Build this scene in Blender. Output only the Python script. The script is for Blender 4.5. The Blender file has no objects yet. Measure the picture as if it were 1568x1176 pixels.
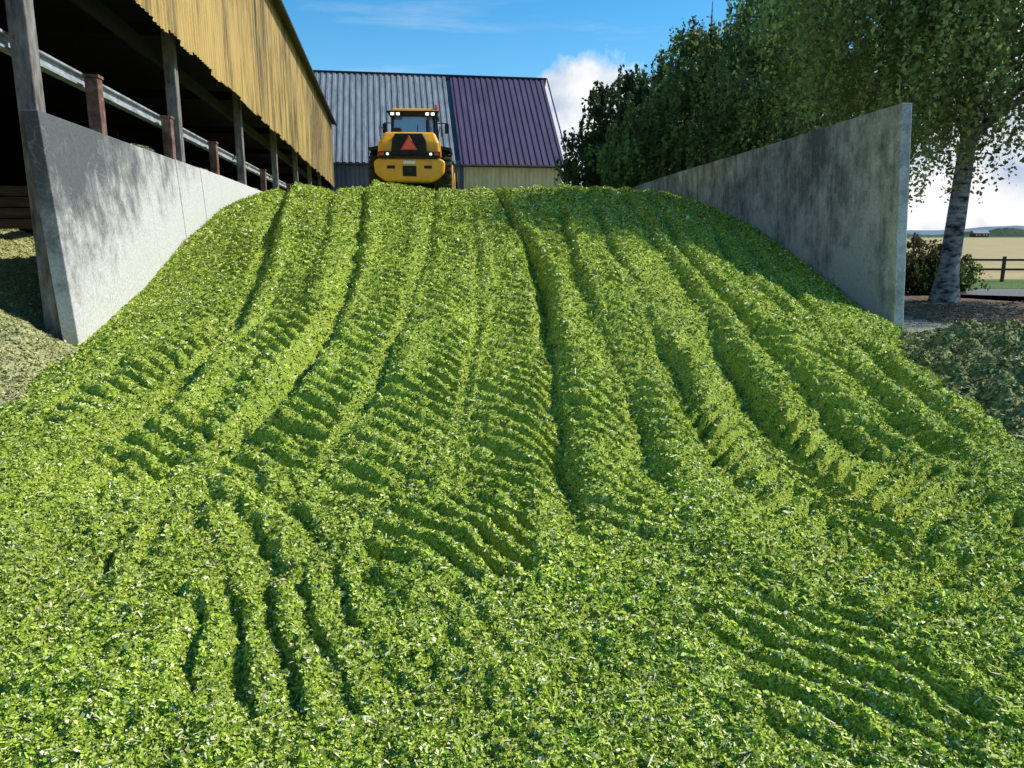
import bpy, bmesh, math, random
import numpy as np
from mathutils import Vector
rng = np.random.default_rng(7); random.seed(7)
S = bpy.context.scene

# ---------------------------------------------------------------- helpers
def link(o, parent=None):
    S.collection.objects.link(o)
    if parent: o.parent = parent
    return o
def empty(name, loc=(0,0,0), rz=0, parent=None):
    e = bpy.data.objects.new(name, None); e.location = loc; e.rotation_euler[2] = rz
    return link(e, parent)
def np_mesh(name, V, F, mat=None, parent=None, col=None, smooth=False):
    V = np.asarray(V, np.float32); F = np.asarray(F, np.int32)
    me = bpy.data.meshes.new(name); n = F.shape[1]
    me.vertices.add(len(V)); me.vertices.foreach_set("co", V.ravel())
    me.loops.add(F.size); me.loops.foreach_set("vertex_index", F.ravel())
    me.polygons.add(len(F))
    me.polygons.foreach_set("loop_start", np.arange(0, F.size, n, dtype=np.int32))
    me.polygons.foreach_set("loop_total", np.full(len(F), n, np.int32))
    if smooth: me.polygons.foreach_set("use_smooth", np.ones(len(F), bool))
    me.update(calc_edges=True)
    if col is not None:
        a = me.attributes.new("Col", 'FLOAT_COLOR', 'FACE')
        c = np.ones((len(F), 4), np.float32); c[:, :3] = col
        a.data.foreach_set("color", c.ravel())
    if mat: me.materials.append(mat)
    return link(bpy.data.objects.new(name, me), parent)
def poly(name, verts, faces, mat, parent=None, bevel=0, smooth=False):
    me = bpy.data.meshes.new(name); me.from_pydata([tuple(v) for v in verts], [], faces); me.update()
    bm = bmesh.new(); bm.from_mesh(me); bmesh.ops.recalc_face_normals(bm, faces=bm.faces); bm.to_mesh(me); bm.free()
    if mat: me.materials.append(mat)
    o = link(bpy.data.objects.new(name, me), parent)
    if bevel:
        m = o.modifiers.new("b", 'BEVEL'); m.width = bevel; m.segments = 3; m.limit_method = 'ANGLE'
    if smooth:
        for p in me.polygons: p.use_smooth = True
    return o
def box(name, c, s, mat, parent=None, bevel=0, top=(1,1), shift=(0,0)):
    cx, cy, cz = c; sx, sy, sz = s[0]/2, s[1]/2, s[2]/2
    v = []
    for k, z in enumerate((-sz, sz)):
        tx, ty = (1,1) if k == 0 else top
        dx, dy = (0,0) if k == 0 else shift
        for a, b in ((-1,-1),(1,-1),(1,1),(-1,1)):
            v.append((cx+a*sx*tx+dx, cy+b*sy*ty+dy, cz+z))
    return poly(name, v, [(0,1,2,3),(4,5,6,7),(0,1,5,4),(1,2,6,5),(2,3,7,6),(3,0,4,7)], mat, parent, bevel)
def prism_y(name, pts, y0, y1, mat, parent=None, bevel=0):
    n = len(pts); v = [(x,y0,z) for x,z in pts]+[(x,y1,z) for x,z in pts]
    f = [tuple(range(n)), tuple(range(n,2*n))]+[(i,(i+1)%n,n+(i+1)%n,n+i) for i in range(n)]
    return poly(name, v, f, mat, parent, bevel)
def prism_x(name, pts, x0, x1, mat, parent=None, bevel=0):
    n = len(pts); v = [(x0,y,z) for y,z in pts]+[(x1,y,z) for y,z in pts]
    f = [tuple(range(n)), tuple(range(n,2*n))]+[(i,(i+1)%n,n+(i+1)%n,n+i) for i in range(n)]
    return poly(name, v, f, mat, parent, bevel)
def cyl_x(name, c, r, w, mat, parent=None, seg=32, r2=None, bevel=0):
    v=[];r2=r2 or r
    for s,rr in ((-1,r),(1,r2)):
        for i in range(seg):
            a=2*math.pi*i/seg; v.append((c[0]+s*w/2, c[1]+rr*math.cos(a), c[2]+rr*math.sin(a)))
    f=[tuple(range(seg)),tuple(range(seg,2*seg))]+[(i,(i+1)%seg,seg+(i+1)%seg,seg+i) for i in range(seg)]
    return poly(name,v,f,mat,parent,bevel)
def tube(pts, rad, seg=8):
    pts=[np.array(p,float) for p in pts]; V=[];F=[]
    for i,p in enumerate(pts):
        d = pts[min(i+1,len(pts)-1)]-pts[max(i-1,0)]; d/= (np.linalg.norm(d)+1e-9)
        a = np.cross(d,[0.3,1,0.1]); a/=np.linalg.norm(a)+1e-9; b=np.cross(d,a)
        for k in range(seg):
            t=2*math.pi*k/seg; V.append(p+rad[i]*(a*math.cos(t)+b*math.sin(t)))
    for i in range(len(pts)-1):
        for k in range(seg):
            F.append((i*seg+k,i*seg+(k+1)%seg,(i+1)*seg+(k+1)%seg,(i+1)*seg+k))
    return V,F
# numpy value noise
def _h(ix, iy, s):
    n = (ix.astype(np.int64)*374761393 + iy.astype(np.int64)*668265263 + s*1442695041) & 0xffffffff
    n = ((n ^ (n >> 13))*1274126177) & 0xffffffff
    n = (n ^ (n >> 16)) & 0xffffffff
    return n/4294967295.0
def vn(x, y, s=0):
    ix=np.floor(x); iy=np.floor(y); fx=x-ix; fy=y-iy
    fx=fx*fx*(3-2*fx); fy=fy*fy*(3-2*fy)
    a=_h(ix,iy,s); b=_h(ix+1,iy,s); c=_h(ix,iy+1,s); d=_h(ix+1,iy+1,s)
    return (a*(1-fx)+b*fx)*(1-fy)+(c*(1-fx)+d*fx)*fy-0.5
def fbm(x,y,s=0,o=4):
    r=0;a=1
    for i in range(o): r=r+a*vn(x*2**i+i*17.3,y*2**i-i*9.1,s+i); a*=.5
    return r

# ---------------------------------------------------------------- material helpers
def mat_new(name):
    m = bpy.data.materials.new(name); m.use_nodes = True
    nt = m.node_tree; return m, nt, nt.nodes["Principled BSDF"]
def N(nt, t, **k):
    n = nt.nodes.new(t)
    for a, b in k.items():
        if a.startswith("i_"):
            n.inputs[a[2:].replace("_"," ")].default_value = b
        else: setattr(n, a, b)
    return n
def ramp(nt, stops):
    r = nt.nodes.new("ShaderNodeValToRGB"); e = r.color_ramp.elements
    while len(e) < len(stops): e.new(.5)
    for el,(p,c) in zip(e, stops):
        el.position = p; el.color = (*c,1) if len(c)==3 else c
    return r
def noisy(name, stops, scale=5, rough=.85, bump=.3, bscale=40, bdist=.02, stretch=(1,1,1), detail=6, spec=.3, metallic=0):
    m, nt, b = mat_new(name); L = nt.links.new
    tc = N(nt,"ShaderNodeTexCoord"); mp = N(nt,"ShaderNodeMapping"); mp.inputs["Scale"].default_value = stretch
    L(tc.outputs["Object"], mp.inputs[0])
    n1 = N(nt,"ShaderNodeTexNoise", i_Scale=scale, i_Detail=detail, i_Roughness=.65); L(mp.outputs[0], n1.inputs[0])
    r = ramp(nt, stops); L(n1.outputs[0], r.inputs[0]); L(r.outputs[0], b.inputs["Base Color"])
    n2 = N(nt,"ShaderNodeTexNoise", i_Scale=bscale, i_Detail=4.0); L(mp.outputs[0], n2.inputs[0])
    bp = N(nt,"ShaderNodeBump", i_Strength=bump, i_Distance=bdist); L(n2.outputs[0], bp.inputs["Height"]); L(bp.outputs[0], b.inputs["Normal"])
    b.inputs["Roughness"].default_value = rough; b.inputs["Specular IOR Level"].default_value = spec
    b.inputs["Metallic"].default_value = metallic
    return m
def leaf_mat(name, trans=.35, rough=.6, spec=.25, vmul=1.0):
    m, nt, b = mat_new(name); L = nt.links.new
    at = N(nt,"ShaderNodeAttribute", attribute_name="Col")
    L(at.outputs["Color"], b.inputs["Base Color"]); b.inputs["Roughness"].default_value = rough
    b.inputs["Specular IOR Level"].default_value = spec
    if trans>0:
        tr = N(nt,"ShaderNodeBsdfTranslucent"); 
        L(at.outputs["Color"], tr.inputs[0])
        mx = N(nt,"ShaderNodeMixShader"); mx.inputs[0].default_value = trans
        L(b.outputs[0], mx.inputs[1]); L(tr.outputs[0], mx.inputs[2]); L(mx.outputs[0], nt.nodes["Material Output"].inputs[0])
    return m

M = {}
# silage body
m, nt, b = mat_new("silage"); L = nt.links.new
tc = N(nt,"ShaderNodeTexCoord")
n1 = N(nt,"ShaderNodeTexNoise", i_Scale=90.0, i_Detail=5.0, i_Roughness=.78); L(tc.outputs["Object"], n1.inputs[0])
v1 = N(nt,"ShaderNodeTexVoronoi", i_Scale=110.0); L(tc.outputs["Object"], v1.inputs[0])
n3 = N(nt,"ShaderNodeTexNoise", i_Scale=.7, i_Detail=3.0); L(tc.outputs["Object"], n3.inputs[0])
r = ramp(nt,[(.36,(.07,.12,.010)),(.45,(.27,.38,.028)),(.53,(.47,.58,.070)),(.66,(.78,.80,.32))])
L(n1.outputs[0], r.inputs[0])
mx = N(nt,"ShaderNodeMix", data_type='RGBA', blend_type='MULTIPLY'); mx.inputs[0].default_value=.6
L(r.outputs[0], mx.inputs[6]); r2=ramp(nt,[(.35,(.82,.90,.85)),(.65,(1.18,1.1,.95))]); L(n3.outputs[0], r2.inputs[0]); L(r2.outputs[0], mx.inputs[7])
L(mx.outputs[2], b.inputs["Base Color"]); b.inputs["Roughness"].default_value=.85; b.inputs["Specular IOR Level"].default_value=.15
ad = N(nt,"ShaderNodeMath", operation='ADD'); L(n1.outputs[0], ad.inputs[0]); L(v1.outputs[0], ad.inputs[1])
bp = N(nt,"ShaderNodeBump", i_Strength=.9, i_Distance=.014); L(ad.outputs[0], bp.inputs["Height"]); L(bp.outputs[0], b.inputs["Normal"])
M["silage"]=m
M["chips"]=leaf_mat("silage_chips",0,.7,.15)
M["leaf"]=leaf_mat("tree_leaf",.45,.6,.3)
M["oldsil"]=noisy("old_silage",[(.35,(.06,.08,.025)),(.5,(.20,.24,.08)),(.65,(.42,.44,.20))],30,.9,.7,60,.02,spec=.1)
M["oldtan"]=noisy("old_silage_dry",[(.35,(.13,.14,.05)),(.5,(.35,.35,.15)),(.65,(.55,.52,.27))],40,.9,.5,60,.015,spec=.1)

def concrete(name, left):
    m, nt, b = mat_new(name); L = nt.links.new
    tc = N(nt,"ShaderNodeTexCoord"); sp = N(nt,"ShaderNodeSeparateXYZ"); L(tc.outputs["Object"], sp.inputs[0])
    big = N(nt,"ShaderNodeTexNoise", i_Scale=.8, i_Detail=7.0, i_Roughness=.6); L(tc.outputs["Object"], big.inputs[0])
    mp = N(nt,"ShaderNodeMapping"); mp.inputs["Scale"].default_value=(1,1.3,1.0); L(tc.outputs["Object"], mp.inputs[0])
    str_ = N(nt,"ShaderNodeTexNoise", i_Scale=2.2, i_Detail=8.0, i_Roughness=.75); L(mp.outputs[0], str_.inputs[0])
    mpd = N(nt,"ShaderNodeMapping"); mpd.inputs["Scale"].default_value=(1,5,.25); L(tc.outputs["Object"], mpd.inputs[0])
    drip = N(nt,"ShaderNodeTexNoise", i_Scale=1.5, i_Detail=5.0, i_Roughness=.6); L(mpd.outputs[0], drip.inputs[0])
    fine = N(nt,"ShaderNodeTexNoise", i_Scale=25.0, i_Detail=5.0, i_Roughness=.7); L(tc.outputs["Object"], fine.inputs[0])
    def mth(op,a,c,cl=False):
        n=N(nt,"ShaderNodeMath",operation=op); n.use_clamp=cl
        for i,x in enumerate((a,c)):
            if hasattr(x,"links") : L(x,n.inputs[i])
            else: n.inputs[i].default_value=x
        return n.outputs[0]
    if left:
        t = mth('SUBTRACT', sp.outputs[2], mth('ADD', mth('MULTIPLY', mth('SUBTRACT', sp.outputs[1], 11.0), .25), 1.45))
    else:
        t = mth('SUBTRACT', mth('MULTIPLY', sp.outputs[2], .35), .98)
    t = mth('ADD', mth('MULTIPLY', t, .70 if left else .75), mth('MULTIPLY', mth('SUBTRACT', big.outputs[0], .5), 2.2 if left else 3.2))
    t = mth('ADD', t, mth('MULTIPLY', mth('SUBTRACT', str_.outputs[0], .5), 2.6 if left else 2.8))
    t = mth('ADD', t, mth('MULTIPLY', mth('SUBTRACT', drip.outputs[0], .5), .6 if left else 1.0))
    t = mth('ADD', mth('MULTIPLY', t, .8), .42, True)
    cr = ramp(nt,[(0,(.66,.64,.60) if left else (.58,.585,.575)),(.35,(.50,.485,.455) if left else (.40,.405,.40)),(.65,(.26,.26,.25) if left else (.25,.255,.25)),(1,(.12,.122,.122) if left else (.12,.125,.12))]); L(t, cr.inputs[0])
    mx = N(nt,"ShaderNodeMix", data_type='RGBA', blend_type='MULTIPLY'); mx.inputs[0].default_value=.8
    fr = ramp(nt,[(.3,(.55,.55,.55)),(.6,(1.1,1.1,1.1))]); L(fine.outputs[0], fr.inputs[0])
    L(cr.outputs[0], mx.inputs[6]); L(fr.outputs[0], mx.inputs[7])
    sc = N(nt,"ShaderNodeTexNoise", i_Scale=1.1, i_Detail=3.0, i_Distortion=.6); L(tc.outputs["Object"], sc.inputs[0])
    ab = mth('ABSOLUTE', mth('SUBTRACT', sc.outputs[0], .5), 0.0)
    sr = ramp(nt,[(0,(1,1,1)),(.010,(0,0,0))]); L(ab, sr.inputs[0])
    gate = mth('MULTIPLY', sr.outputs[0], mth('MULTIPLY', mth('SUBTRACT', str_.outputs[0], .42, True), 4.0, True))
    gate = mth('MULTIPLY', gate, .6)
    m2 = N(nt,"ShaderNodeMix", data_type='RGBA'); L(gate, m2.inputs[0]); L(mx.outputs[2], m2.inputs[6]); m2.inputs[7].default_value=(.5,.5,.48,1)
    L(m2.outputs[2], b.inputs["Base Color"]); b.inputs["Roughness"].default_value=.88
    bp = N(nt,"ShaderNodeBump", i_Strength=.5, i_Distance=.025); L(fine.outputs[0], bp.inputs["Height"]); L(bp.outputs[0], b.inputs["Normal"])
    return m
M["concL"]=concrete("concrete_left",True); M["concR"]=concrete("concrete_right",False)
M["post"]=noisy("weathered_post",[(.3,(.06,.05,.045)),(.5,(.20,.18,.16)),(.7,(.34,.32,.29))],3,.9,.5,20,.02,(3,3,.8))
M["rust"]=noisy("rusty_steel",[(.3,(.07,.035,.025)),(.5,(.20,.10,.07)),(.7,(.33,.22,.17))],5,.8,.4,30)
M["rail"]=noisy("galvanised_rail",[(.3,(.16,.17,.18)),(.55,(.42,.44,.46)),(.75,(.55,.57,.58))],2.5,.6,.2,20)
M["dark"]=noisy("barn_interior_shade",[(.3,(.008,.0075,.007)),(.7,(.016,.015,.014))],3)  # barn interior's shade put into the colour, near black on every part
M["wood"]=noisy("old_planks",[(.3,(.05,.035,.025)),(.7,(.14,.10,.07))],3,.9,.5,20,.02,(.5,.5,6))
m, nt, b = mat_new("ochre_cladding"); L=nt.links.new
tc=N(nt,"ShaderNodeTexCoord"); mp=N(nt,"ShaderNodeMapping"); mp.inputs["Scale"].default_value=(1,1.4,.16); L(tc.outputs["Object"],mp.inputs[0])
a1=N(nt,"ShaderNodeTexNoise",i_Scale=1.4,i_Detail=7.0,i_Roughness=.72); L(mp.outputs[0],a1.inputs[0])
a2=N(nt,"ShaderNodeTexNoise",i_Scale=.12,i_Detail=3.0); L(tc.outputs["Object"],a2.inputs[0])
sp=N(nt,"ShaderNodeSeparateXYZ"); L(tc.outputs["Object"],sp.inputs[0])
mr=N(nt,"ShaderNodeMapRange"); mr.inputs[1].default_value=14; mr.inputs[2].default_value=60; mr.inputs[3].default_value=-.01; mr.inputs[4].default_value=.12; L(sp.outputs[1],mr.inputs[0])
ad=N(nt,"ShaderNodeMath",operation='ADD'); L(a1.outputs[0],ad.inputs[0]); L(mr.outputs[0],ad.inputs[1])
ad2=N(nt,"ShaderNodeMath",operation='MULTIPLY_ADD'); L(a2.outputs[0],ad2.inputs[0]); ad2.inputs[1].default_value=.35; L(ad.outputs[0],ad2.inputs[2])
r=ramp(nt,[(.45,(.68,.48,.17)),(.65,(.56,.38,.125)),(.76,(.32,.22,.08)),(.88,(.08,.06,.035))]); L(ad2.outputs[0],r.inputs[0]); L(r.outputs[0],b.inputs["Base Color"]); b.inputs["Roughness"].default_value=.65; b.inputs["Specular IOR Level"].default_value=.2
M["ochre"]=m
M["cream"]=noisy("cream_cladding",[(.3,(.50,.40,.17)),(.6,(.72,.59,.28))],1.2,.6,.1,10,.01,(1,1,.3))
M["greywall"]=noisy("grey_cladding",[(.3,(.10,.11,.12)),(.6,(.16,.17,.18))],1.2,.7,.1,10,.01,(1,1,.3))
M["roofg"]=noisy("grey_roof",[(.3,(.12,.135,.145)),(.45,(.18,.20,.215)),(.6,(.24,.26,.28))],1.6,.65,.1,8,.01,(1.5,.3,.3))
M["roofp"]=noisy("purple_roof",[(.3,(.056,.036,.070)),(.6,(.090,.060,.110))],1.1,.6,.1,8,.01,(1.5,.3,.3))
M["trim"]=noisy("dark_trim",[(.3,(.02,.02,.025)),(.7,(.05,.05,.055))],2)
M["yellow"]=noisy("yellow_paint",[(.3,(.76,.33,.010)),(.6,(.92,.44,.015))],2.5,.35,.02,10,.005,spec=.5)
M["black"]=noisy("black_plastic",[(.3,(.008,.008,.009)),(.7,(.02,.02,.02))],4,.5,.05)
M["rubber"]=noisy("tyre_rubber",[(.35,(.012,.012,.011)),(.7,(.06,.065,.035))],5,.85,.3)
m,nt,b=mat_new("cab_glass"); b.inputs["Base Color"].default_value=(.30,.40,.44,1); b.inputs["Roughness"].default_value=.06; b.inputs["Specular IOR Level"].default_value=.9; b.inputs["Metallic"].default_value=.5; M["glass"]=m
m,nt,b=mat_new("red_orange"); b.inputs["Base Color"].default_value=(.95,.12,.04,1); b.inputs["Roughness"].default_value=.4; M["orange"]=m
m,nt,b=mat_new("red_lens"); b.inputs["Base Color"].default_value=(.65,.03,.02,1); b.inputs["Roughness"].default_value=.2; M["red"]=m
m,nt,b=mat_new("white_lens"); b.inputs["Base Color"].default_value=(.8,.8,.78,1); b.inputs["Roughness"].default_value=.15; M["white"]=m
m,nt,b=mat_new("lit_lamp"); b.inputs["Base Color"].default_value=(.8,.8,.78,1); b.inputs["Emission Color"].default_value=(1,.97,.9,1); b.inputs["Emission Strength"].default_value=2.0; M["lit"]=m
M["bark"]=noisy("birch_bark",[(.38,(.03,.028,.025)),(.47,(.20,.18,.165)),(.6,(.38,.36,.33))],4,.85,.6,18,.03,(1,1,2.2))
M["bark2"]=noisy("dark_bark",[(.3,(.03,.025,.02)),(.7,(.10,.085,.07))],6,.9,.6,18,.03)

# ---------------------------------------------------------------- heap height function
tracks = [ # (y list ascending, x list), depth, width-left(gentle), width-right(steep)
 (([4.6,6.0,8.3,12.3,20.3,40],[-3.0,-3.0,-3.3,-4.1,-6.1,-9.5]), .25,.30,.18),
 (([4.6,6.16,7.84,11.4,20.3,40],[-2.0,-1.97,-1.98,-2.37,-3.9,-6.5]), .18,.20,.08),
 (([3.8,5.5,7.4,11,14.7,21.7,40],[.36,.38,.44,.49,.2,-.45,-2]), .24,.13,.07),
 (([4.2,5.2,7.1,9.9,14.7,19,40],[2.0,2.08,2.19,2.4,2.73,3.0,3.4]), .17,.22,.09),
 (([4.5,5.7,7.8,11,20,40],[2.62,2.67,2.75,2.84,3.7,4.6]), .12,.18,.08),
 (([4.5,5.7,7.4,11,20,40],[3.15,3.2,3.35,3.8,5.0,5.4]), .13,.2,.09),
 (([4.5,5.5,6.7,8.8,14,40],[3.6,3.65,3.75,4.0,5.2,6]), .11,.18,.09),
 (([3.8,4.95,6.7,9.6,15,22,40],[.95,.98,1.06,1.0,1.05,1.2,1.0]), .13,.18,.08),
 (([3.6,4.9,6.4,9,15,22,40],[-1.35,-1.25,-1.2,-1.25,-1.6,-2.2,-3.2]), .10,.15,.07),
 (([3.6,4.9,6.4,9,15,22,40],[1.5,1.5,1.55,1.65,1.85,2.1,2.3]), .10,.15,.07),
 (([4.5,6,9,15,22,40],[-.42,-.40,-.38,-.72,-1.25,-2.4]), .06,.13,.07),
 (([4.5,6,9,15,22,40],[-2.45,-2.5,-2.65,-3.7,-5.1,-7.8]), .08,.15,.07),
]
bands = [ # xcentre(y), halfwidth, y0,y1, slant, spacing, amp, chevron
 (([3.8,5.5,7.4,11,14.7,21.7],[-.02,.0,.05,.10,-.19,-.84]),.34,4.2,18,.75,.25,.092,0),
 (([3.6,6,9,22],[-.85,-.80,-.80,-1.8]),.34,4.0,20,.70,.26,.068,0),
 (([3,4.3,6],[-.35,-.33,-.4]),.45,3.1,4.9,1.2,.27,.078,0),
 (([3,9,22],[-1.62,-1.65,-3.0]),.3,4.2,20,.60,.27,.064,0),
 (([3.6,9,20],[.70,.76,.70]),.25,5.0,20,.8,.28,.064,0),
 (([3.,6],[1.75,1.85]),.42,3.2,6.8,.8,.27,.084,1),
 (([3.,6],[2.5,2.55]),.38,3.6,6.4,-.8,.26,.084,0),
 (([3.6,9,20],[3.0,3.15,4.3]),.30,5,17,.8,.28,.066,0),
 (([3.6,9,20],[-2.5,-2.7,-5.0]),.36,4.5,20,.8,.28,.060,0),
 (([3.6,9,20],[1.3,1.33,1.5]),.22,5,17,.8,.28,.066,0),
 (([3.6,9,20],[-3.4,-3.9,-6.6]),.34,5.3,17,.8,.28,.048,0),
 (([3.6,9,20],[2.4,2.6,3.3]),.22,6.2,17,.8,.28,.058,0),
 (([2,3.6],[1.2,1.1]),.40,1.9,3.6,1.3,.24,.035,0),
 (([3,5.5],[.55,.6]),.30,3.6,5.6,.9,.25,.050,0),
]
def wall_left(y):  return np.where(y>10.9, -4.62-.173*y, -(4.5+(y-5.8)*.40))
def wall_right(y): return np.where(y>13.5, 7.46-.041*y, 3.75+(np.maximum(y,2)-4.7)*.34)+np.where(y>13.5,0,.26*np.clip((y-9)/4.5,0,1))
def heap_h(x, y, fine=True):
    Hc = np.interp(y,[-2,3.5,4.3,5.0,6.0,8,11,14,18,20.5,22,24,26.5,30,36,62],[0.16,.16,.17,.20,.28,.58,1.10,1.63,2.36,2.80,3.04,3.04,2.86,2.85,3.1,3.2])
    HL = np.interp(y,[0,11,14.5,17.7,19.4,22,26,30,62],[0.0,.05,.7,1.55,1.87,2.4,2.9,3.15,3.2])
    HR = np.interp(y,[0,13.6,14.3,17,20.5,24.3,30,62],[0.0,.1,.22,.98,1.87,2.5,3.1,3.2])
    yy = np.clip(y, 1.5, 60)
    xl = wall_left(yy)+.0; xr = wall_right(yy)
    wob = .35*fbm(x*.0+y*.5, y*.7, 5, 3)
    dl = x-xl+wob*np.clip((11-y)/2,0,1); dr = xr-x+wob*np.clip((13.5-y)/2,0,1)
    sl = .36
    def side(e,d): return e+sl*np.maximum(d,0)+np.where(d<0, .9*d, 0)
    A = side(HL,dl); B = side(HR,dr)
    k=.18
    def smin(a,b): 
        h=np.clip(.5+.5*(b-a)/k,0,1); return b*(1-h)+a*h-k*h*(1-h)
    z = smin(Hc+.0, smin(A,B))
    inside = np.clip(np.minimum(dl,dr)/.8,0,1)
    z = z + inside*(.18*fbm(x*.8,y*.22,11,3))*np.clip((y-4)/4,.2,1) + inside*.06*fbm(x*1.7,y*1.7,13,2)
    wx = x+.05*fbm(x*.7,y*.7,31,3)*2
    rel = 0; bm_ = 0
    for (ty,tx),dep,wl,wr in tracks:
        xc = np.interp(y,ty,tx); d = wx-xc
        g = np.where(d<0, np.exp(-(d/wl)**2), np.exp(-(d/wr)**2))
        rim = np.exp(-((d-.20)/.12)**2)
        mod = .9+1.0*vn(y*.55, xc*0+dep*91, 3)
        fade = np.clip((y-ty[0])/1.2,0,1)
        rel = rel + fade*np.clip(mod,.3,1.3)*(-dep*g+.38*dep*rim)
    for (ty,tx),hw,y0,y1,sl_,sp_,amp,chev in bands:
        xc = np.interp(y,ty,tx); d = wx-xc
        msk = np.clip((hw-np.abs(d))/.05,0,1)*np.clip((y-y0)/.4,0,1)*np.clip((y1-y)/1.,0,1)
        dd = np.abs(d) if chev else d
        ph = (y+sl_*dd+.6*dd*dd+.08*vn(x*2.5,y*2.5,9)+.03*vn(x*8,y*8,19))/sp_
        p = ph-np.floor(ph)
        g = np.interp(p,[0,.12,.52,.66,.80,1],[0,0,1,1,0,0])
        jag = np.clip(.95+1.8*vn(x*2.,y*1.1,77),.10,1.35)
        rel = rel+msk*(-1.25*amp*jag*g - .01); bm_=np.maximum(bm_,msk)
    def patch(cx,cy,rx,ry,kx,ky,sp_,amp):
        q = 1-np.clip((((x-cx)/rx)**2+((y-cy)/ry)**2),0,1)
        ph=(kx*x+ky*y+.10*vn(x*2.5,y*2.5,15)+.04*vn(x*9,y*9,25))/sp_; p=ph-np.floor(ph)
        g=np.interp(p,[0,.12,.5,.66,.82,1],[0,0,1,1,0,0])
        return -amp*np.clip(q*2.2,0,1)*g*np.clip(.8+2.0*vn(x*2.5,y*1.5,60),.0,1.3)
    rel = rel+patch(-.75,2.75,.7,.65,1,.45,.18,.050)+patch(-2.9,4.6,.9,.9,1,.15,.30,.070)+patch(-1.5,3.6,.6,.8,.9,.5,.25,.055)
    rel = rel+patch(2.0,3.3,.9,.5,-.6,.8,.25,.050)+patch(-1.9,5.0,.5,.9,.9,.6,.27,.055)
    z = z+rel*inside
    if fine:
        f = .045*fbm(x*4.5,y*4.5,21,2)+.046*fbm(x*13,y*13,41,2)*(.6+1.8*np.abs(vn(x*1.3,y*1.3,2)))*(1-.4*bm_)
        f = f+.026*vn(x*34,y*34,61)+.017*vn(x*80,y*80,62)
        z = z+f*np.clip(inside+.25,0,1)
    return z
ys=[.9]
while ys[-1]<60: ys.append(ys[-1]+max(.011,min(.0032*ys[-1],.30)) + (0.12 if ys[-1]>28 else 0))
ys=np.array(ys); xs_n=960
U=np.linspace(0,1,xs_n)
YY=np.repeat(ys[:,None],xs_n,1)
xl=np.where(ys>10.9, -4.60-.173*ys, wall_left(ys))-.7*np.clip((10.9-ys)/3,0,1); xr=np.where(ys>13.5, 7.48-.041*ys, wall_right(ys))+.7*np.clip((13.5-ys)/3,0,1)
XX=xl[:,None]+(xr-xl)[:,None]*U[None,:]
ZZ=heap_h(XX,YY)
ZZ=np.maximum(ZZ,-.12)
V=np.stack([XX,YY,ZZ],-1).reshape(-1,3)
ii=np.arange(len(ys)-1)[:,None]*xs_n+np.arange(xs_n-1)[None,:]
F=np.stack([ii,ii+1,ii+1+xs_n,ii+xs_n],-1).reshape(-1,4)
heap=np_mesh("silage_heap",V,F,M["silage"],smooth=True)

def quads(C, size_l, size_w, tilt=.6, down=None):
    n=len(C)
    nrm=rng.normal(0,tilt,(n,3)); nrm[:,2]+=1; nrm/=np.linalg.norm(nrm,axis=1)[:,None]
    a=rng.normal(0,1,(n,3)); a-= (a*nrm).sum(1)[:,None]*nrm; a/=np.linalg.norm(a,axis=1)[:,None]
    b_=np.cross(nrm,a)
    a=a*size_l[:,None]; b_=b_*size_w[:,None]
    V=np.stack([C-a-b_*.8, C-a*.8+b_, C+a+b_*.7, C+a*.9-b_*.9],1).reshape(-1,3)
    F=np.arange(4*n).reshape(n,4); return V,F
def chip_colors(n, y, x):
    pal=np.array([(.09,.15,.013),(.22,.33,.022),(.37,.49,.040),(.50,.61,.072),(.64,.71,.20),(.84,.83,.50),(.54,.45,.22)])
    idx=rng.choice(7,n,p=[.15,.19,.23,.20,.12,.09,.02])
    c=pal[idx]*rng.uniform(.75,1.2,(n,1))
    t=1+.26*fbm(x*.9,y*.9,88,3)+.22*fbm(x*5,y*5,89,2); return np.clip(c*t[:,None],0,.9)
n=1050000
yc=np.exp(rng.uniform(math.log(1.5),math.log(27),n))
xc=rng.uniform(-1,1,n)*np.clip(yc*.85+.6,0,9.2)
keep=(xc>wall_left(yc)-.25*(yc<10.9)+.05)&(xc<wall_right(yc)+.25*(yc<13.5)-.05)
xc=xc[keep]; yc=yc[keep]; n=len(xc)
zc=heap_h(xc,yc)+rng.uniform(-.002,.006,n)
sz=(.0025+.00078*yc)*np.clip(rng.lognormal(0,.40,n),.3,2.4)
asp=rng.choice([.25,.45,.8],n,p=[.30,.35,.35])
C=np.stack([xc,yc,zc],1)
V,F=quads(C,sz*1.0/asp**.5,sz*asp**.5,.8)
np_mesh("chopped_pieces",V,F,M["chips"],heap,col=chip_colors(n,yc,xc))
ns_=1500; yc=np.exp(rng.uniform(math.log(1.6),math.log(9),ns_)); xc=rng.uniform(-1,1,ns_)*(yc*.75); 
k=(xc>wall_left(yc))&(xc<wall_right(yc)); xc=xc[k];yc=yc[k]
V,F=quads(np.stack([xc,yc,heap_h(xc,yc)+.010],1),rng.uniform(.010,.028,len(xc)),np.full(len(xc),.0022),.35)
np_mesh("straws",V,F,M["chips"],heap,col=np.array([(.74,.70,.42)])*rng.uniform(.5,1.1,(len(xc),1)))

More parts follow.
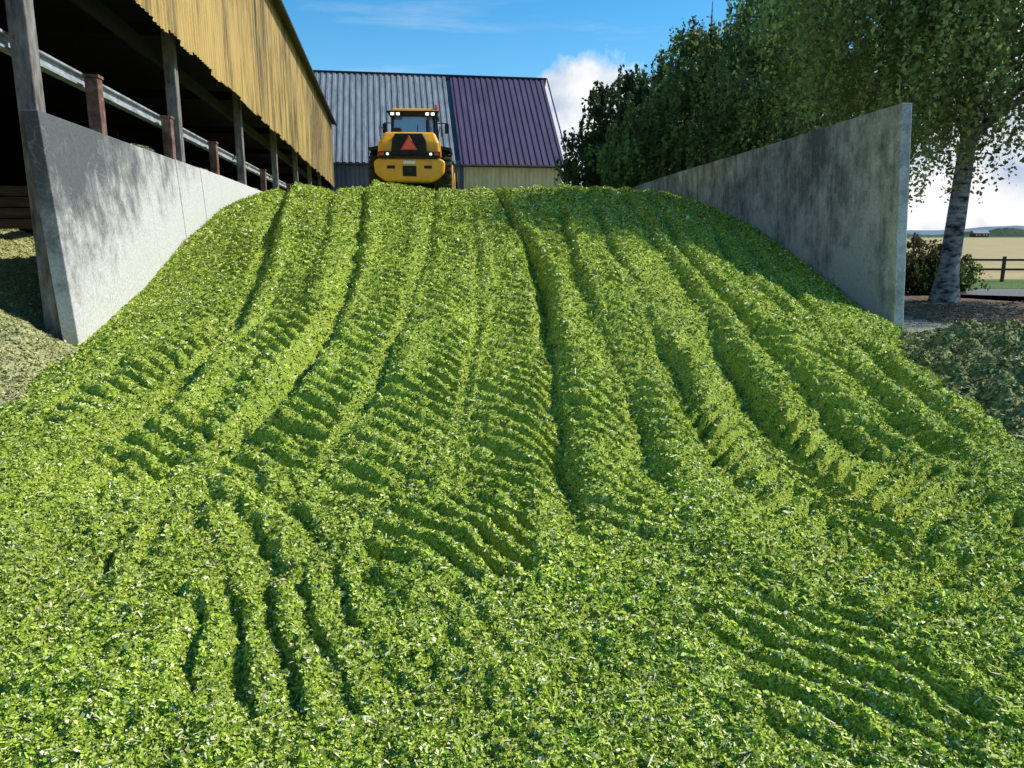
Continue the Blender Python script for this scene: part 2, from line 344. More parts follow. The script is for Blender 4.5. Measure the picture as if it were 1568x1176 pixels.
# ---------------------------------------------------------------- ground and paths
def sheet(name, pts, z, mat, sub=1):
    me_v=[(x,y,z) for x,y in pts]; return poly(name,me_v,[tuple(range(len(pts)))],mat)
m, nt, b = mat_new("gravel"); L=nt.links.new
tc=N(nt,"ShaderNodeTexCoord")
a1=N(nt,"ShaderNodeTexNoise",i_Scale=35.0,i_Detail=6.0,i_Roughness=.75); L(tc.outputs["Object"],a1.inputs[0])
a2=N(nt,"ShaderNodeTexNoise",i_Scale=.6,i_Detail=5.0); L(tc.outputs["Object"],a2.inputs[0])
r=ramp(nt,[(.3,(.10,.10,.095)),(.5,(.22,.215,.20)),(.7,(.38,.37,.34))]); L(a1.outputs[0],r.inputs[0])
r2=ramp(nt,[(.4,(.8,.8,.8)),(.6,(1.1,1.1,1.1))]); L(a2.outputs[0],r2.inputs[0])
mx=N(nt,"ShaderNodeMix",data_type='RGBA',blend_type='MULTIPLY'); mx.inputs[0].default_value=1; L(r.outputs[0],mx.inputs[6]); L(r2.outputs[0],mx.inputs[7])
L(mx.outputs[2],b.inputs["Base Color"]); b.inputs["Roughness"].default_value=.9
bp=N(nt,"ShaderNodeBump",i_Strength=.6,i_Distance=.02); L(a1.outputs[0],bp.inputs["Height"]); L(bp.outputs[0],b.inputs["Normal"])
M["gravel"]=m
sheet("ground",[(-2500,-300),(2500,-300),(2500,3000),(-2500,3000)],-.02,M["gravel"])
M["asphalt"]=noisy("asphalt",[(.3,(.10,.105,.11)),(.6,(.17,.175,.18))],8,.85,.3,60)
M["dirt"]=noisy("leaf_litter",[(.3,(.06,.04,.025)),(.5,(.16,.11,.07)),(.7,(.27,.19,.12))],9,.95,.8,30,.03)
M["grass"]=noisy("grass",[(.3,(.05,.10,.015)),(.7,(.13,.20,.04))],6,.9,.8,30,.05)
M["field"]=noisy("stubble_field",[(.3,(.30,.22,.09)),(.5,(.40,.31,.13)),(.7,(.50,.40,.19))],.12,.9,.3,3,.05,(1,5,1))
def wav(pts,a=.3):
    out=[]
    for i,p in enumerate(pts):
        q=pts[(i+1)%len(pts)]
        for t in np.linspace(0,1,14,endpoint=False):
            x=p[0]+(q[0]-p[0])*t; y=p[1]+(q[1]-p[1])*t
            out.append((x+random.uniform(-a,a),y+random.uniform(-a,a)))
    return out
sheet("driveway",wav([(11.8,17.8),(60,13.5),(60,22.5),(13.5,24)],.06),-.012,M["asphalt"])
sheet("dirt_verge",wav([(8.6,15.2),(11,14.4),(17,13.6),(30,12.5),(30,14.5),(17,17.2),(13.8,18.6),(13.4,22.5),(10,22.8),(8.6,19)],.22),-.004,M["dirt"])
sheet("grass_verge",wav([(10,24.6),(60,22.6),(80,27),(10,30)],.1),-.008,M["grass"])
sheet("stubble_field",[(12,30),(80,27),(520,60),(620,520),(12,520)],-.008,M["field"])
sheet("grass_meadow",[(-300,520),(720,520),(1100,1400),(-600,1400)],-.008,M["grass"])
nn=9000; px=rng.uniform(8.3,18,nn); py=rng.uniform(13.2,19.5,nn)
cc=np.array([(.24,.14,.06),(.14,.09,.05),(.36,.26,.12),(.10,.12,.03)])[rng.integers(0,4,nn)]
V,F=quads(np.stack([px,py,rng.uniform(.0,.02,nn)],1),rng.uniform(.012,.03,nn),rng.uniform(.01,.018,nn),.3)
np_mesh("fallen_leaves",V,F,M["chips"],col=cc)
nn=110000; px=rng.uniform(3,12,nn); py=rng.uniform(3,15,nn); d=px-wall_right(py)
k=(d>-.3)&(rng.uniform(0,1,nn)<np.exp(-np.maximum(d,0)/1.3)); px=px[k];py=py[k]
cc=np.array([(.38,.46,.13),(.27,.35,.08),(.52,.54,.25),(.16,.23,.05)])[rng.integers(0,4,len(px))]
V,F=quads(np.stack([px,py,rng.uniform(-.012,.01,len(px))],1),rng.uniform(.006,.017,len(px)),rng.uniform(.004,.009,len(px)),.3)
np_mesh("scattered_chaff",V,F,M["chips"],col=cc)

def mound(name,x0,x1,y0,y1,fn,step,mat,nchip,pal,csz):
    gx=np.arange(x0,x1,step); gy=np.arange(y0,y1,step); X,Y=np.meshgrid(gx,gy); Z=fn(X,Y)
    V=np.stack([X,Y,Z],-1).reshape(-1,3); w=len(gx)
    i=np.arange(len(gy)-1)[:,None]*w+np.arange(w-1)[None,:]
    F=np.stack([i,i+1,i+1+w,i+w],-1).reshape(-1,4)
    F=F[(V[F][:,:,2]>-.06).any(1)]
    o=np_mesh(name,V,F,mat,smooth=True)
    cx=rng.uniform(x0,x1,nchip); cy=rng.uniform(y0,y1,nchip); cz=fn(cx,cy)
    k=cz>-.03; cx,cy,cz=cx[k],cy[k],cz[k]; q=len(cx)
    pal=np.array(pal); c=pal[rng.integers(0,len(pal),q)]*rng.uniform(.7,1.2,(q,1))
    s=csz*rng.lognormal(0,.4,q)
    V,F=quads(np.stack([cx,cy,cz+.006],1),s*1.4,s*.7,.7); np_mesh("chaff",V,F,M["chips"],o,col=c)
    return o
def fR(x,y):
    xe=wall_right(y); c=xe+1.15; w=1.7
    e=1-((x-c)/w)**2; ey=np.clip((y-5.4)/1.2,0,1)*np.clip((13.2-y)/2,0,1)
    base=.38*np.clip(e,-.4,1)*ey
    return base-.08+(.30*np.abs(fbm(x*2.2,y*2.2,7,3))+.18*fbm(x*6,y*6,4,2))*np.clip(e+.5,0,1)*ey
mound("old_silage_debris",3.2,9.8,4.4,13.4,fR,.035,M["oldsil"],130000,[(.08,.11,.03),(.17,.21,.07),(.29,.32,.13),(.46,.46,.25),(.15,.12,.06)],.011)
def fL(x,y):
    edge=np.interp(y,[2,5.8,10.9,11.2,40],[-3.8,-4.6,-6.75,-7.15,-12.2])
    d=edge-x
    up=np.interp(y,[0,6,9,11,13,15,17,40],[.06,.14,.36,.66,1.22,1.70,1.80,1.80])
    z=np.minimum(up, .25+.5*np.maximum(d,0)*(y>10)+up*(y<10))
    z=z*np.clip((d+.9)/1.2,0,1)-.02-(np.clip(-d-.6,0,9))*.5
    return z+.16*fbm(x*1.1,y*1.1,8,3)*np.clip(d+1,0,1)+.06*fbm(x*6,y*6,3,2)
mound("old_silage_heap",-15,-3.6,3.5,17.5,fL,.05,M["oldtan"],240000,[(.24,.26,.08),(.38,.37,.15),(.50,.47,.22),(.64,.59,.33),(.17,.21,.06)],.011)

# ---------------------------------------------------------------- concrete silo walls
def silo_wall(x0,y0,y1,slope,lean,ztop,th,sgn,mat,zb=-.6):
    V=[];F=[];ys_=np.arange(y0,y1,2.4)
    for a in ys_:
        b2=min(a+2.385,y1)
        jit=0.012*math.sin(a*3.1)
        q=len(V)
        for y in (a,b2):
            xt=x0+slope*y
            for z,ln in ((zb,lean*(ztop-zb)),(ztop+.02*math.sin(a*5),0)):
                V.append((xt+ln+jit,y,z)); V.append((xt+ln+jit+sgn*th,y,z))
        F+= [(q,q+1,q+3,q+2),(q+4,q+5,q+7,q+6),(q,q+4,q+6,q+2),(q+1,q+5,q+7,q+3),(q+2,q+6,q+7,q+3),(q,q+4,q+5,q+1)]
    return poly("concrete_wall",V,F,mat,bevel=.018)
silo_wall(-4.76,11,62,-.173,.062,3.45,.24,-1,M["concL"])
silo_wall(7.33,13.6,62,-.041,.062,3.97,.18,1,M["concR"])
nn=5000; yy=rng.uniform(14.5,32,nn); g=vn(yy*1.3,yy*0,5)>.0
yy=yy[g]; xx=-4.76-.173*yy-rng.uniform(.0,.24,len(yy)); h=np.clip(.07*vn(yy*1.3,yy*0,5)*2,0,.1)
V,F=quads(np.stack([xx,yy,3.46+rng.uniform(0,1,len(yy))*h],1),np.full(len(yy),.018),np.full(len(yy),.009),.5)
np_mesh("silage_crumbs",V,F,M["chips"],col=np.array([(.34,.35,.20)])*rng.uniform(.6,1.3,(len(yy),1)))

# ---------------------------------------------------------------- open barn
TH=math.atan(.166)
barn=empty("open_barn",(-4.56,0,0),TH)
def corr(name, p0, ux, uz, W, H, pitch, depth, nrm, mat, parent, jag=0):
    p0=np.array(p0,float);ux=np.array(ux,float);uz=np.array(uz,float);nrm=np.array(nrm,float)
    V=[];F=[];k=int(W/pitch)
    prof=[(0,0),(.42,0),(.52,1),(.9,1)]
    us=[];ds=[]
    for i in range(k):
        for a,b2 in prof: us.append((i+a)*pitch); ds.append(b2*depth)
    us.append(k*pitch); ds.append(0)
    jg=0
    for j,(u,d) in enumerate(zip(us,ds)):
        if j%16==0: jg=random.uniform(-jag,jag)
        V.append(p0+ux*u+nrm*d+uz*jg); V.append(p0+ux*u+nrm*d+uz*H)
    for j in range(len(us)-1): F.append((2*j,2*j+2,2*j+3,2*j+1))
    return poly(name,V,F,mat,parent)
BL=70/math.cos(TH)
corr("cladding",(0,7,6.0),(0,1,0),(0,0,1),BL-7,5.5,.26,.030,(1,0,0),M["ochre"],barn,.07)
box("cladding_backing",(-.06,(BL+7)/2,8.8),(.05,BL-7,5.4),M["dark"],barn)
V=[(.35,6.6,11.42),(.35,BL+.4,11.42),(-11,BL+.4,14.6),(-11,6.6,14.6),(-22,6.6,11.4),(-22,BL+.4,11.4)]
V2=[(x,y,z+.14) for x,y,z in V]
poly("roof",V+V2,[(0,1,2,3),(3,2,5,4),(6,7,8,9),(9,8,11,10),(0,1,7,6),(4,5,11,10),(0,3,9,6),(3,4,10,9),(1,2,8,7),(2,5,11,8)],M["trim"],barn)
box("gutter",(.42,(BL+7)/2,11.36),(.14,BL-7,.14),M["trim"],barn,.02)
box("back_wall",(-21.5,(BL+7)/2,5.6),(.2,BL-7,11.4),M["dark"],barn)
for nm,y0 in (("far_gable",BL-.3),("near_gable",7.2)):
    zb = 0 if nm=="far_gable" else 3.1
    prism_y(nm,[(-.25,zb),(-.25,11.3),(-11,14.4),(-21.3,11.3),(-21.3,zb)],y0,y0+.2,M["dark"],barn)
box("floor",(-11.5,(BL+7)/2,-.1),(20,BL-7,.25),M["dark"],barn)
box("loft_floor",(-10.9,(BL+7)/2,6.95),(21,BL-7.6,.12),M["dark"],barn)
for y in (11.35,19.3,28,37,46,55,64):
    xw=-5.0-.172*y+4.56
    lx=(xw)*math.cos(TH)+y*math.sin(TH); ly=-xw*math.sin(TH)+y*math.cos(TH)
    box("post",(lx,ly,3.3),(.26,.30,6.9),M["post"],barn,.02)
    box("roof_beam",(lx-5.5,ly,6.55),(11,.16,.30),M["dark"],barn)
    for dx in (7,14): box("inner_post",(lx-dx,ly,3.2),(.25,.25,6.6),M["wood"],barn)
for y in (13.9,18.5,23.4,33,42,51):
    xw=-4.93-.172*y+4.56
    lx=(xw)*math.cos(TH)+y*math.sin(TH); ly=-xw*math.sin(TH)+y*math.cos(TH)
    box("stub_post",(lx-.05,ly,2.35),(.22,.24,4.1),M["rust"],barn,.015)
    box("stub_cap",(lx-.05,ly,4.43),(.26,.28,.05),M["rust"],barn)
def rail(nm,z,h,d,off,mat):
    V=[];
    y0,y1=10.6,66
    for y in (y0,y1):
        xw=-5.02-.172*y+4.56+off
        lx=xw*math.cos(TH)+y*math.sin(TH); ly=-xw*math.sin(TH)+y*math.cos(TH)
        for a in (-d/2,d/2):
            for c in (-h/2,h/2): V.append((lx+a,ly,z+c))
    poly(nm,V,[(0,1,3,2),(4,5,7,6),(0,1,5,4),(2,3,7,6),(0,2,6,4),(1,3,7,5)],mat,barn)
rail("rail_upper_flange",4.50,.035,.16,-.26,M["rail"]); rail("rail_web",4.40,.16,.02,-.26,M["rail"]); rail("rail_lower_flange",4.30,.035,.16,-.26,M["rail"])
rail("eave_beam",5.95,.3,.14,-.3,M["dark"])
for k in range(4): box("plank_barrier",(-6.2,17.9+.004*k,1.95+.24*k),(9,.05,.21),M["wood"],barn)

# ---------------------------------------------------------------- far building
fb=empty("farm_building",(5.2,76,0),TH)
W=27.6; PW=10.3; EZ=8.8; D=10.5; RZ=18.4
nr=math.hypot(D,RZ-EZ); uy=(0,D/nr,(RZ-EZ)/nr); nn_=(0,-(RZ-EZ)/nr,D/nr)
corr("wall_cream",(-PW+.3,0,0),(1,0,0),(0,0,1),PW-.6,EZ-.1,.42,.06,(0,-1,0),M["cream"],fb)
corr("wall_grey",(-W,0,0),(1,0,0),(0,0,1),W-PW+.2,EZ-.1,.42,.06,(0,-1,0),M["greywall"],fb)
box("wall_core",(-W/2-.15,D+.1,EZ/2-.1),(W-.5,2*D-.2,EZ-.3),M["greywall"],fb)
prism_x("gable_core",[(.3,EZ-.35),(2*D-.3,EZ-.35),(D,RZ-.35)],-W+.1,-.35,M["greywall"],fb)
corr("roof_grey",(-W,-.5,EZ-.5*(RZ-EZ)/D),(1,0,0),uy,W-PW,nr+.68,.60,.09,nn_,M["roofg"],fb)
corr("roof_purple",(-PW,-.5,EZ-.5*(RZ-EZ)/D),(1,0,0),uy,PW+.4,nr+.68,.60,.09,nn_,M["roofp"],fb)
poly("roof_back",[(-W,D,RZ),(.3,D,RZ),(.3,2*D+.5,EZ-.5),(-W,2*D+.5,EZ-.5)],[(0,1,2,3)],M["roofg"],fb)
box("ridge_cap",(-W/2,D,RZ+.06),(W+.6,.5,.16),M["trim"],fb,.04)
box("eave_gutter",(-W/2,-.62,EZ-.62),(W+.5,.16,.16),M["trim"],fb,.03)
poly("verge_board",[(.34,-.55,EZ-.75),(.34,-.55,EZ-.5),(.34,D,RZ+.1),(.34,D,RZ-.2),(.42,-.55,EZ-.75),(.42,-.55,EZ-.5),(.42,D,RZ+.1),(.42,D,RZ-.2)],[(0,1,2,3),(4,5,6,7),(0,1,5,4),(1,2,6,5),(2,3,7,6),(3,0,4,7)],M["roofp"],fb)
box("corner_post",(.05,-.04,EZ/2-.2),(.3,.3,EZ-.5),M["trim"],fb)

# ---------------------------------------------------------------- wheel loader
LX,LY=-3.45,26.0; LZ=float(np.mean(heap_h(np.array([LX-1,LX+1.]),np.array([LY+1,LY+1.]),False)))+.08
ld=empty("wheel_loader",(LX,LY,LZ),math.radians(3))
Y_,K_,G_=M["yellow"],M["black"],M["glass"]
for sx in (-1,1):
    for wy in (1.05,4.35):
        cyl_x("tyre",(sx*1.10,wy,.80),.80,.60,M["rubber"],ld,40,bevel=.09)
        cyl_x("rim",(sx*1.38,wy,.80),.42,.10,Y_,ld,24,bevel=.02)
        V=[];F=[]
        for i in range(22):
            a=2*math.pi*i/22
            for s2 in (-1,1):
                a2=a+(.07 if s2>0 else -.07)
                ca,sa=math.cos(a2),math.sin(a2)
                q=len(V)
                for dx in (0.01,.30):
                    sh=dx*.5
                    for dr,dt in ((.76,-.035),(.84,-.025),(.84,.025),(.76,.035)):
                        t=dt+sh*.35
                        V.append((sx*1.10+s2*dx, wy+dr*ca-t*sa, .80+dr*sa+t*ca))
                F+=[(q,q+1,q+2,q+3),(q+4,q+5,q+6,q+7)]+[(q+j,q+(j+1)%4,q+4+(j+1)%4,q+4+j) for j in range(4)]
        poly("tyre_lugs",V,F,M["rubber"],ld)
box("axle",(0,1.05,.78),(1.6,.3,.35),K_,ld,.05); box("axle_front",(0,4.35,.78),(1.6,.3,.35),K_,ld,.05)
box("chassis",(0,2.6,1.05),(1.0,4.6,.55),K_,ld,.04)
prism_y("counterweight",[(-1.02,.72),(-1.16,.85),(-1.20,1.22),(-1.05,1.34),(1.05,1.34),(1.20,1.22),(1.16,.85),(1.02,.72),(.8,.58),(-.8,.58)],0,.45,Y_,ld,.07)
prism_y("counterweight_core",[(-.70,.62),(-.70,1.36),(.70,1.36),(.70,.62)],.4,1.4,Y_,ld,.02)
box("tow_hitch_recess",(0,-.005,.92),(.46,.06,.34),K_,ld,.02)
box("bumper_notch",(-.62,-.005,1.05),(.26,.03,.10),K_,ld,.01); box("bumper_notch",(.62,-.005,1.05),(.26,.03,.10),K_,ld,.01)
box("tow_hitch",(0,-.08,.92),(.14,.2,.16),K_,ld,.02)
box("bumper_gap",(0,.08,1.375),(2.0,.3,.07),K_,ld,.01)
for sx in (-1,1):
    box("lamp_housing",(sx*.80,.03,1.47),(.46,.12,.17),K_,ld,.02)
    box("tail_lamp",(sx*.92,-.045,1.47),(.15,.03,.10),M["red"],ld,.01)
    box("reverse_lamp",(sx*.72,-.045,1.47),(.08,.03,.07),M["lit"],ld,.01)
    prism_y("fender",[(sx*.95,1.66),(sx*1.38,1.62),(sx*1.42,1.70),(sx*1.0,1.78)],.25,2.2,K_,ld,.02)
    prism_y("fender_panel",[(sx*.90,1.40),(sx*1.08,1.40),(sx*1.04,1.9),(sx*.86,1.9)],.2,2.2,Y_,ld,.03)
poly("engine_hood",[(-1.04,.12,1.41),(1.04,.12,1.41),(.84,.30,2.22),(-.84,.30,2.22),(-1.02,2.2,1.43),(1.02,2.2,1.43),(.84,2.2,2.30),(-.84,2.2,2.30),(-1.00,.10,1.85),(1.00,.10,1.85),(1.0,2.2,1.85),(-1.0,2.2,1.85)],
     [(0,1,9,8),(8,9,2,3),(4,5,10,11),(11,10,6,7),(0,8,11,4),(8,3,7,11),(1,5,10,9),(9,10,6,2),(3,2,6,7),(0,4,5,1)],Y_,ld,.09)
prism_y("grille",[(-.62,1.42),(.62,1.42),(.56,1.95),(.46,2.14),(-.46,2.14),(-.56,1.95)],.02,.24,K_,ld,.03)
for i in range(9): box("grille_slat",(0,.005,1.48+i*.064),(1.02,.02,.018),M["rubber"],ld)
poly("slow_triangle",[(-.29,-.02,1.60),(.29,-.02,1.60),(0,-.02,2.08),(-.29,0,1.60),(.29,0,1.60),(0,0,2.08)],[(0,1,2),(3,4,5),(0,1,4,3),(1,2,5,4),(2,0,3,5)],M["red"],ld,.02)
poly("slow_triangle_inner",[(-.22,-.03,1.64),(.22,-.03,1.64),(0,-.03,2.01),(-.22,-.022,1.64),(.22,-.022,1.64),(0,-.022,2.01)],[(0,1,2),(3,4,5),(0,1,4,3),(1,2,5,4),(2,0,3,5)],M["orange"],ld)
cyl=cyl_x("exhaust",(.0,0,0),.07,.6,K_,ld,16); cyl.rotation_euler=(0,math.pi/2,0); cyl.location=(.55,1.7,2.5)
box("air_intake",(-.5,1.6,2.38),(.28,.28,.28),K_,ld,.05)
def pillar(x,y,x2,y2): 
    poly("cab_pillar",[(x-.05,y-.05,1.9),(x+.05,y-.05,1.9),(x+.05,y+.05,1.9),(x-.05,y+.05,1.9),(x2-.05,y2-.05,3.05),(x2+.05,y2-.05,3.05),(x2+.05,y2+.05,3.05),(x2-.05,y2+.05,3.05)],[(0,1,2,3),(4,5,6,7),(0,1,5,4),(1,2,6,5),(2,3,7,6),(3,0,4,7)],K_,ld,.015)
for sx in (-1,1):
    pillar(sx*.80,2.25,sx*.74,2.32); pillar(sx*.84,3.75,sx*.76,3.6); pillar(sx*.86,3.0,sx*.78,3.0)
    poly("side_glass",[(sx*.83,2.28,1.95),(sx*.85,3.72,1.95),(sx*.77,3.6,3.02),(sx*.76,2.34,3.02)],[(0,1,2,3)],G_,ld)
poly("rear_glass",[(-.76,2.24,2.0),(.76,2.24,2.0),(.70,2.31,3.02),(-.70,2.31,3.02)],[(0,1,2,3)],G_,ld)
poly("front_glass",[(-.80,3.76,1.95),(.80,3.76,1.95),(.72,3.62,3.02),(-.72,3.62,3.02)],[(0,1,2,3)],G_,ld)
box("cab_base",(0,3.0,1.70),(1.75,1.6,.5),K_,ld,.04)
box("rear_window_bar",(0,2.22,2.02),(1.6,.06,.10),K_,ld,.01)
box("wiper",(.15,2.205,2.42),(.02,.02,.6),K_,ld)
box("seat",(0,2.75,2.35),(.5,.15,.75),K_,ld,.06)
box("cab_roof_frame",(0,2.95,3.10),(1.78,1.75,.12),K_,ld,.04)
box("cab_roof",(0,2.98,3.22),(1.62,1.6,.13),Y_,ld,.05,(.92,.92))
box("roof_lamp_bar",(0,2.08,3.14),(1.86,.10,.07),K_,ld,.015)
for x in (-.72,-.52,.52,.72):
    box("work_lamp_housing",(x,2.02,3.05),(.17,.12,.14),K_,ld,.02); box("work_lamp",(x,1.955,3.05),(.12,.02,.09),M["lit"],ld,.01)
for sx in (-1,1):
    box("mirror_arm",(sx*1.0,3.5,2.95),(.40,.03,.03),K_,ld); box("mirror",(sx*1.17,3.48,2.75),(.16,.06,.36),K_,ld,.03)
box("number_plate",(-.0,-.02,1.20),(.4,.02,.1),M["white"],ld)
be=cyl_x("beacon",(0,0,0),.06,.16,M["orange"],ld,16); be.rotation_euler=(0,math.pi/2,0); be.location=(.84,2.3,3.32)
box("antenna",(-.6,2.4,3.5),(.012,.012,.5),K_,ld)
for sx in (-1,1):
    Vt,Ft=tube([(sx*.98,.3,2.1),(sx*1.02,.5,2.42),(sx*1.02,1.8,2.50),(sx*1.0,2.2,2.3)],[.018]*4,6); poly("grab_rail",Vt,Ft,K_,ld)
    for k in range(3): box("ladder_step",(sx*1.15,2.75,.6+.35*k),(.3,.45,.04),K_,ld)
for sx in (-1,1):
    prism_x("lift_arm",[(3.9,1.9),(4.3,2.1),(6.2,.9),(6.0,.6),(5.2,1.1)],sx*.55-.08,sx*.55+.08,Y_,ld,.02)
prism_x("bucket",[(6.1,.1),(7.3,.05),(7.3,.12),(6.4,.3),(6.3,.9),(6.6,1.4),(6.5,1.45),(6.1,1.0)],-1.5,1.5,K_,ld,.02)

# ---------------------------------------------------------------- trees
def make_tree(name, base, H, blobs, nclump, strands, leaves, lsize, seed, pal, r0, lean=(0,0), bark="bark", strand_len=(.5,1.5), limb_n=22, fork=.22):
    R=np.random.default_rng(seed); root=empty(name,(base[0],base[1],0))
    tp=[];tr=[]
    nseg=14
    for i in range(nseg+1):
        t=i/nseg; tp.append(np.array([lean[0]*t+.12*math.sin(3*t+seed),lean[1]*t+.12*math.cos(2.4*t+seed)-.12,-.15+t*H*.95])); tr.append(r0*(1-t)**.85*.9+.02+(.14*r0/.25 if i==0 else 0))
    V,F=tube(tp,tr,14); V=[np.array(v) for v in V]
    def at(t): 
        k=min(int(t*nseg),nseg-1); f=t*nseg-k; return tp[k]*(1-f)+tp[k+1]*f
    bl=[(np.array(c,float),np.array(rr,float)) for c,rr in blobs]; vol=np.array([np.prod(rr) for c,rr in bl]); vol/=vol.sum()
    CC=[]
    for _ in range(nclump):
        c,rr=bl[R.choice(len(bl),p=vol)]
        d=R.normal(0,1,3); d/=np.linalg.norm(d); q=R.uniform(.35,1)**.5
        CC.append(c+rr*d*q)
    CC=np.array(CC)
    sel=R.choice(nclump,min(limb_n,nclump),replace=False)
    for k in sel:
        c=CC[k]; t0=np.clip((c[2]/H)*.62+R.uniform(-.06,.02),fork,.93); s=at(t0)
        mid=s*.45+c*.55+np.array([0,0,.10*np.linalg.norm(c-s)])
        rr=max(.02,tr[int(t0*nseg)]*.36)
        pts=[s,s*.72+mid*.28+np.array([0,0,.12]),mid,mid*.4+c*.6+np.array([0,0,.1]),c]
        v,f=tube(pts,[rr,rr*.75,rr*.5,rr*.3,.012],6); q=len(V); V+=v; F+=[tuple(i+q for i in g) for g in f]
    limbpts=np.array([CC[k] for k in sel])
    for k in range(nclump):
        j=np.argmin(((limbpts-CC[k])**2).sum(1)); a=limbpts[j]
        if np.linalg.norm(a-CC[k])<.05: continue
        v,f=tube([a,(a+CC[k])/2+np.array([0,0,.15]),CC[k]],[.016,.011,.005],4); q=len(V); V+=v; F+=[tuple(i+q for i in g) for g in f]
    poly("trunk_and_limbs",V,F,M[bark],root,smooth=True)
    pal=np.array(pal)
    P=[];COL=[]
    for k in range(nclump):
        cs=R.uniform(.55,1.4); tint=pal[R.integers(0,len(pal))]*cs
        ns=int(strands*R.uniform(.6,1.4))
        off=R.normal(0,1,(ns,3))*np.array([.42,.42,.28])*(strand_len[1]*.55)
        for s in range(ns):
            st=CC[k]+off[s]; ln=R.uniform(*strand_len); n=int(leaves*R.uniform(.6,1.3))
            t=R.uniform(0,1,n)
            sw=R.normal(0,.18,2)
            p=st[None,:]+np.stack([sw[0]*t,sw[1]*t,-ln*t],1)+R.normal(0,.055,(n,3))
            P.append(p); COL.append(np.repeat((tint*R.uniform(.8,1.2))[None,:],n,0))
    P=np.concatenate(P); COL=np.concatenate(COL)*R.uniform(.65,1.3,(len(P),1)); n=len(P)
    a=R.normal(0,1,(n,3)); a[:,2]-=.8; a/=np.linalg.norm(a,axis=1)[:,None]
    nr_=R.normal(0,1,(n,3)); b2=np.cross(a,nr_); b2/=np.linalg.norm(b2,axis=1)[:,None]
    s=lsize*R.lognormal(0,.25,n)[:,None]
    VV=np.stack([P-a*s,P+b2*s*.62-a*s*.15,P+a*s,P-b2*s*.62-a*s*.15],1).reshape(-1,3)
    np_mesh("foliage",VV,np.arange(4*n).reshape(n,4),M["leaf"],root,col=np.clip(COL,0,.8))
    return root
birchpal=[(.21,.30,.08),(.27,.35,.10),(.15,.22,.06),(.31,.37,.12)]
midpal=[(.13,.20,.06),(.17,.25,.07),(.10,.16,.045),(.20,.26,.08)]
darkpal=[(.068,.115,.035),(.09,.14,.042),(.05,.09,.028),(.105,.15,.05)]
make_tree("birch_tree",(11.3,19.8),13.6,[((.6,0,8.7),(4.8,4.2,4.2)),((-2.6,-.3,7.8),(3.0,2.6,2.8)),((3.8,-.5,6.8),(2.6,2.2,2.6)),((.3,0,11.3),(2.8,2.8,2.4)),((1.2,-2.6,7.3),(4.6,1.5,1.9))],
          400,17,23,.055,3,birchpal,.27,(.9,.1),strand_len=(.9,2.5),limb_n=24,fork=.32)
make_tree("birch_tree",(13.2,33),15.5,[((0,0,8.8),(4.6,4.5,5.8)),((-2.6,0,6.8),(2.6,3,3.6))],220,14,19,.090,5,midpal,.26,(.3,0),strand_len=(.7,2.0))
make_tree("birch_tree",(9.6,39),13.6,[((.6,0,7.2),(4.0,4,5.2)),((-2.2,0,5.4),(3.0,3,3.6))],230,15,19,.10,8,midpal,.26,(.2,0),strand_len=(.6,1.7))
make_tree("birch_tree",(7.8,49),12.6,[((0,0,7.2),(4.2,4,4.8)),((-2.6,0,5.0),(2.4,2.5,3.2)),((2,0,8),(3,3,3.4))],230,15,19,.12,12,darkpal,.24,(0,0),strand_len=(.5,1.4),bark="bark2")
make_tree("birch_tree",(18.5,50),15,[((0,0,8.5),(6,5,6))],150,12,16,.17,14,darkpal,.26,(0,0),strand_len=(.6,1.7),bark="bark2")
make_tree("garden_shrub",(11.9,22.4),2.0,[((0,0,.95),(1.4,.9,.75)),((1.1,.2,.7),(1.0,.7,.6)),((-1.2,.2,.8),(1.1,.8,.7))],110,13,18,.05,21,[(.05,.085,.02),(.08,.12,.03),(.09,.08,.03)],.05,bark="bark2",strand_len=(.15,.5),limb_n=12,fork=.1)

# ---------------------------------------------------------------- distance
fen=empty("wooden_fence",(0,0,0))
for i in range(22):
    x=14+i*2.2; box("fence_post",(x,28.4-.05*(x-14),.45),(.10,.10,.95),M["wood"],fen,.01)
for z in (.45,.80):
    poly("fence_rail",[(13.5,28.33,z-.04),(62,25.9,z-.04),(62,25.9,z+.04),(13.5,28.33,z+.04),(13.5,28.29,z-.04),(62,25.86,z-.04),(62,25.86,z+.04),(13.5,28.29,z+.04)],[(0,1,2,3),(4,5,6,7),(0,1,5,4),(2,3,7,6),(1,2,6,5),(0,3,7,4)],M["wood"],fen)
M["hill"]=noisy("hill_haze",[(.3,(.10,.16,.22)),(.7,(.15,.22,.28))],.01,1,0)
M["farwood"]=noisy("far_woodland",[(.3,(.03,.05,.03)),(.7,(.06,.09,.045))],.1,1,0)
def ridge(name,y,x0,x1,h,seed,mat,depth,step,rough):
    X=np.arange(x0,x1,step); Z=h*(.6+fbm(X*rough,X*0,seed,5)*.8)
    V=[];F=[]
    for i,(x,z) in enumerate(zip(X,Z)):
        V+=[(x,y,-1),(x,y+depth*.5,z),(x,y+depth,-1)]
        if i: q=3*i; F+=[(q-3,q,q+1,q-2),(q-2,q+1,q+2,q-1)]
    return poly(name,V,F,mat)
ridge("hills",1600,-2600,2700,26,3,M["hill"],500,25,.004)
ridge("distant_treeline",800,-600,1400,9,9,M["farwood"],30,3,.03)
hs=empty("red_farmhouse",(440,715,0))
M["redp"]=noisy("falu_red",[(.3,(.22,.03,.02)),(.7,(.30,.05,.03))],.5)
box("walls",(0,0,1.8),(14,7,3.6),M["redp"],hs)
prism_x("roof",[(-4,3.5),(4,3.5),(0,6.6)],-7.4,7.4,M["roofg"],hs)
for x in (-4.5,-1.5,2.5,5): box("window",(x,-3.53,2),(1.1,.08,1.3),M["white"],hs)
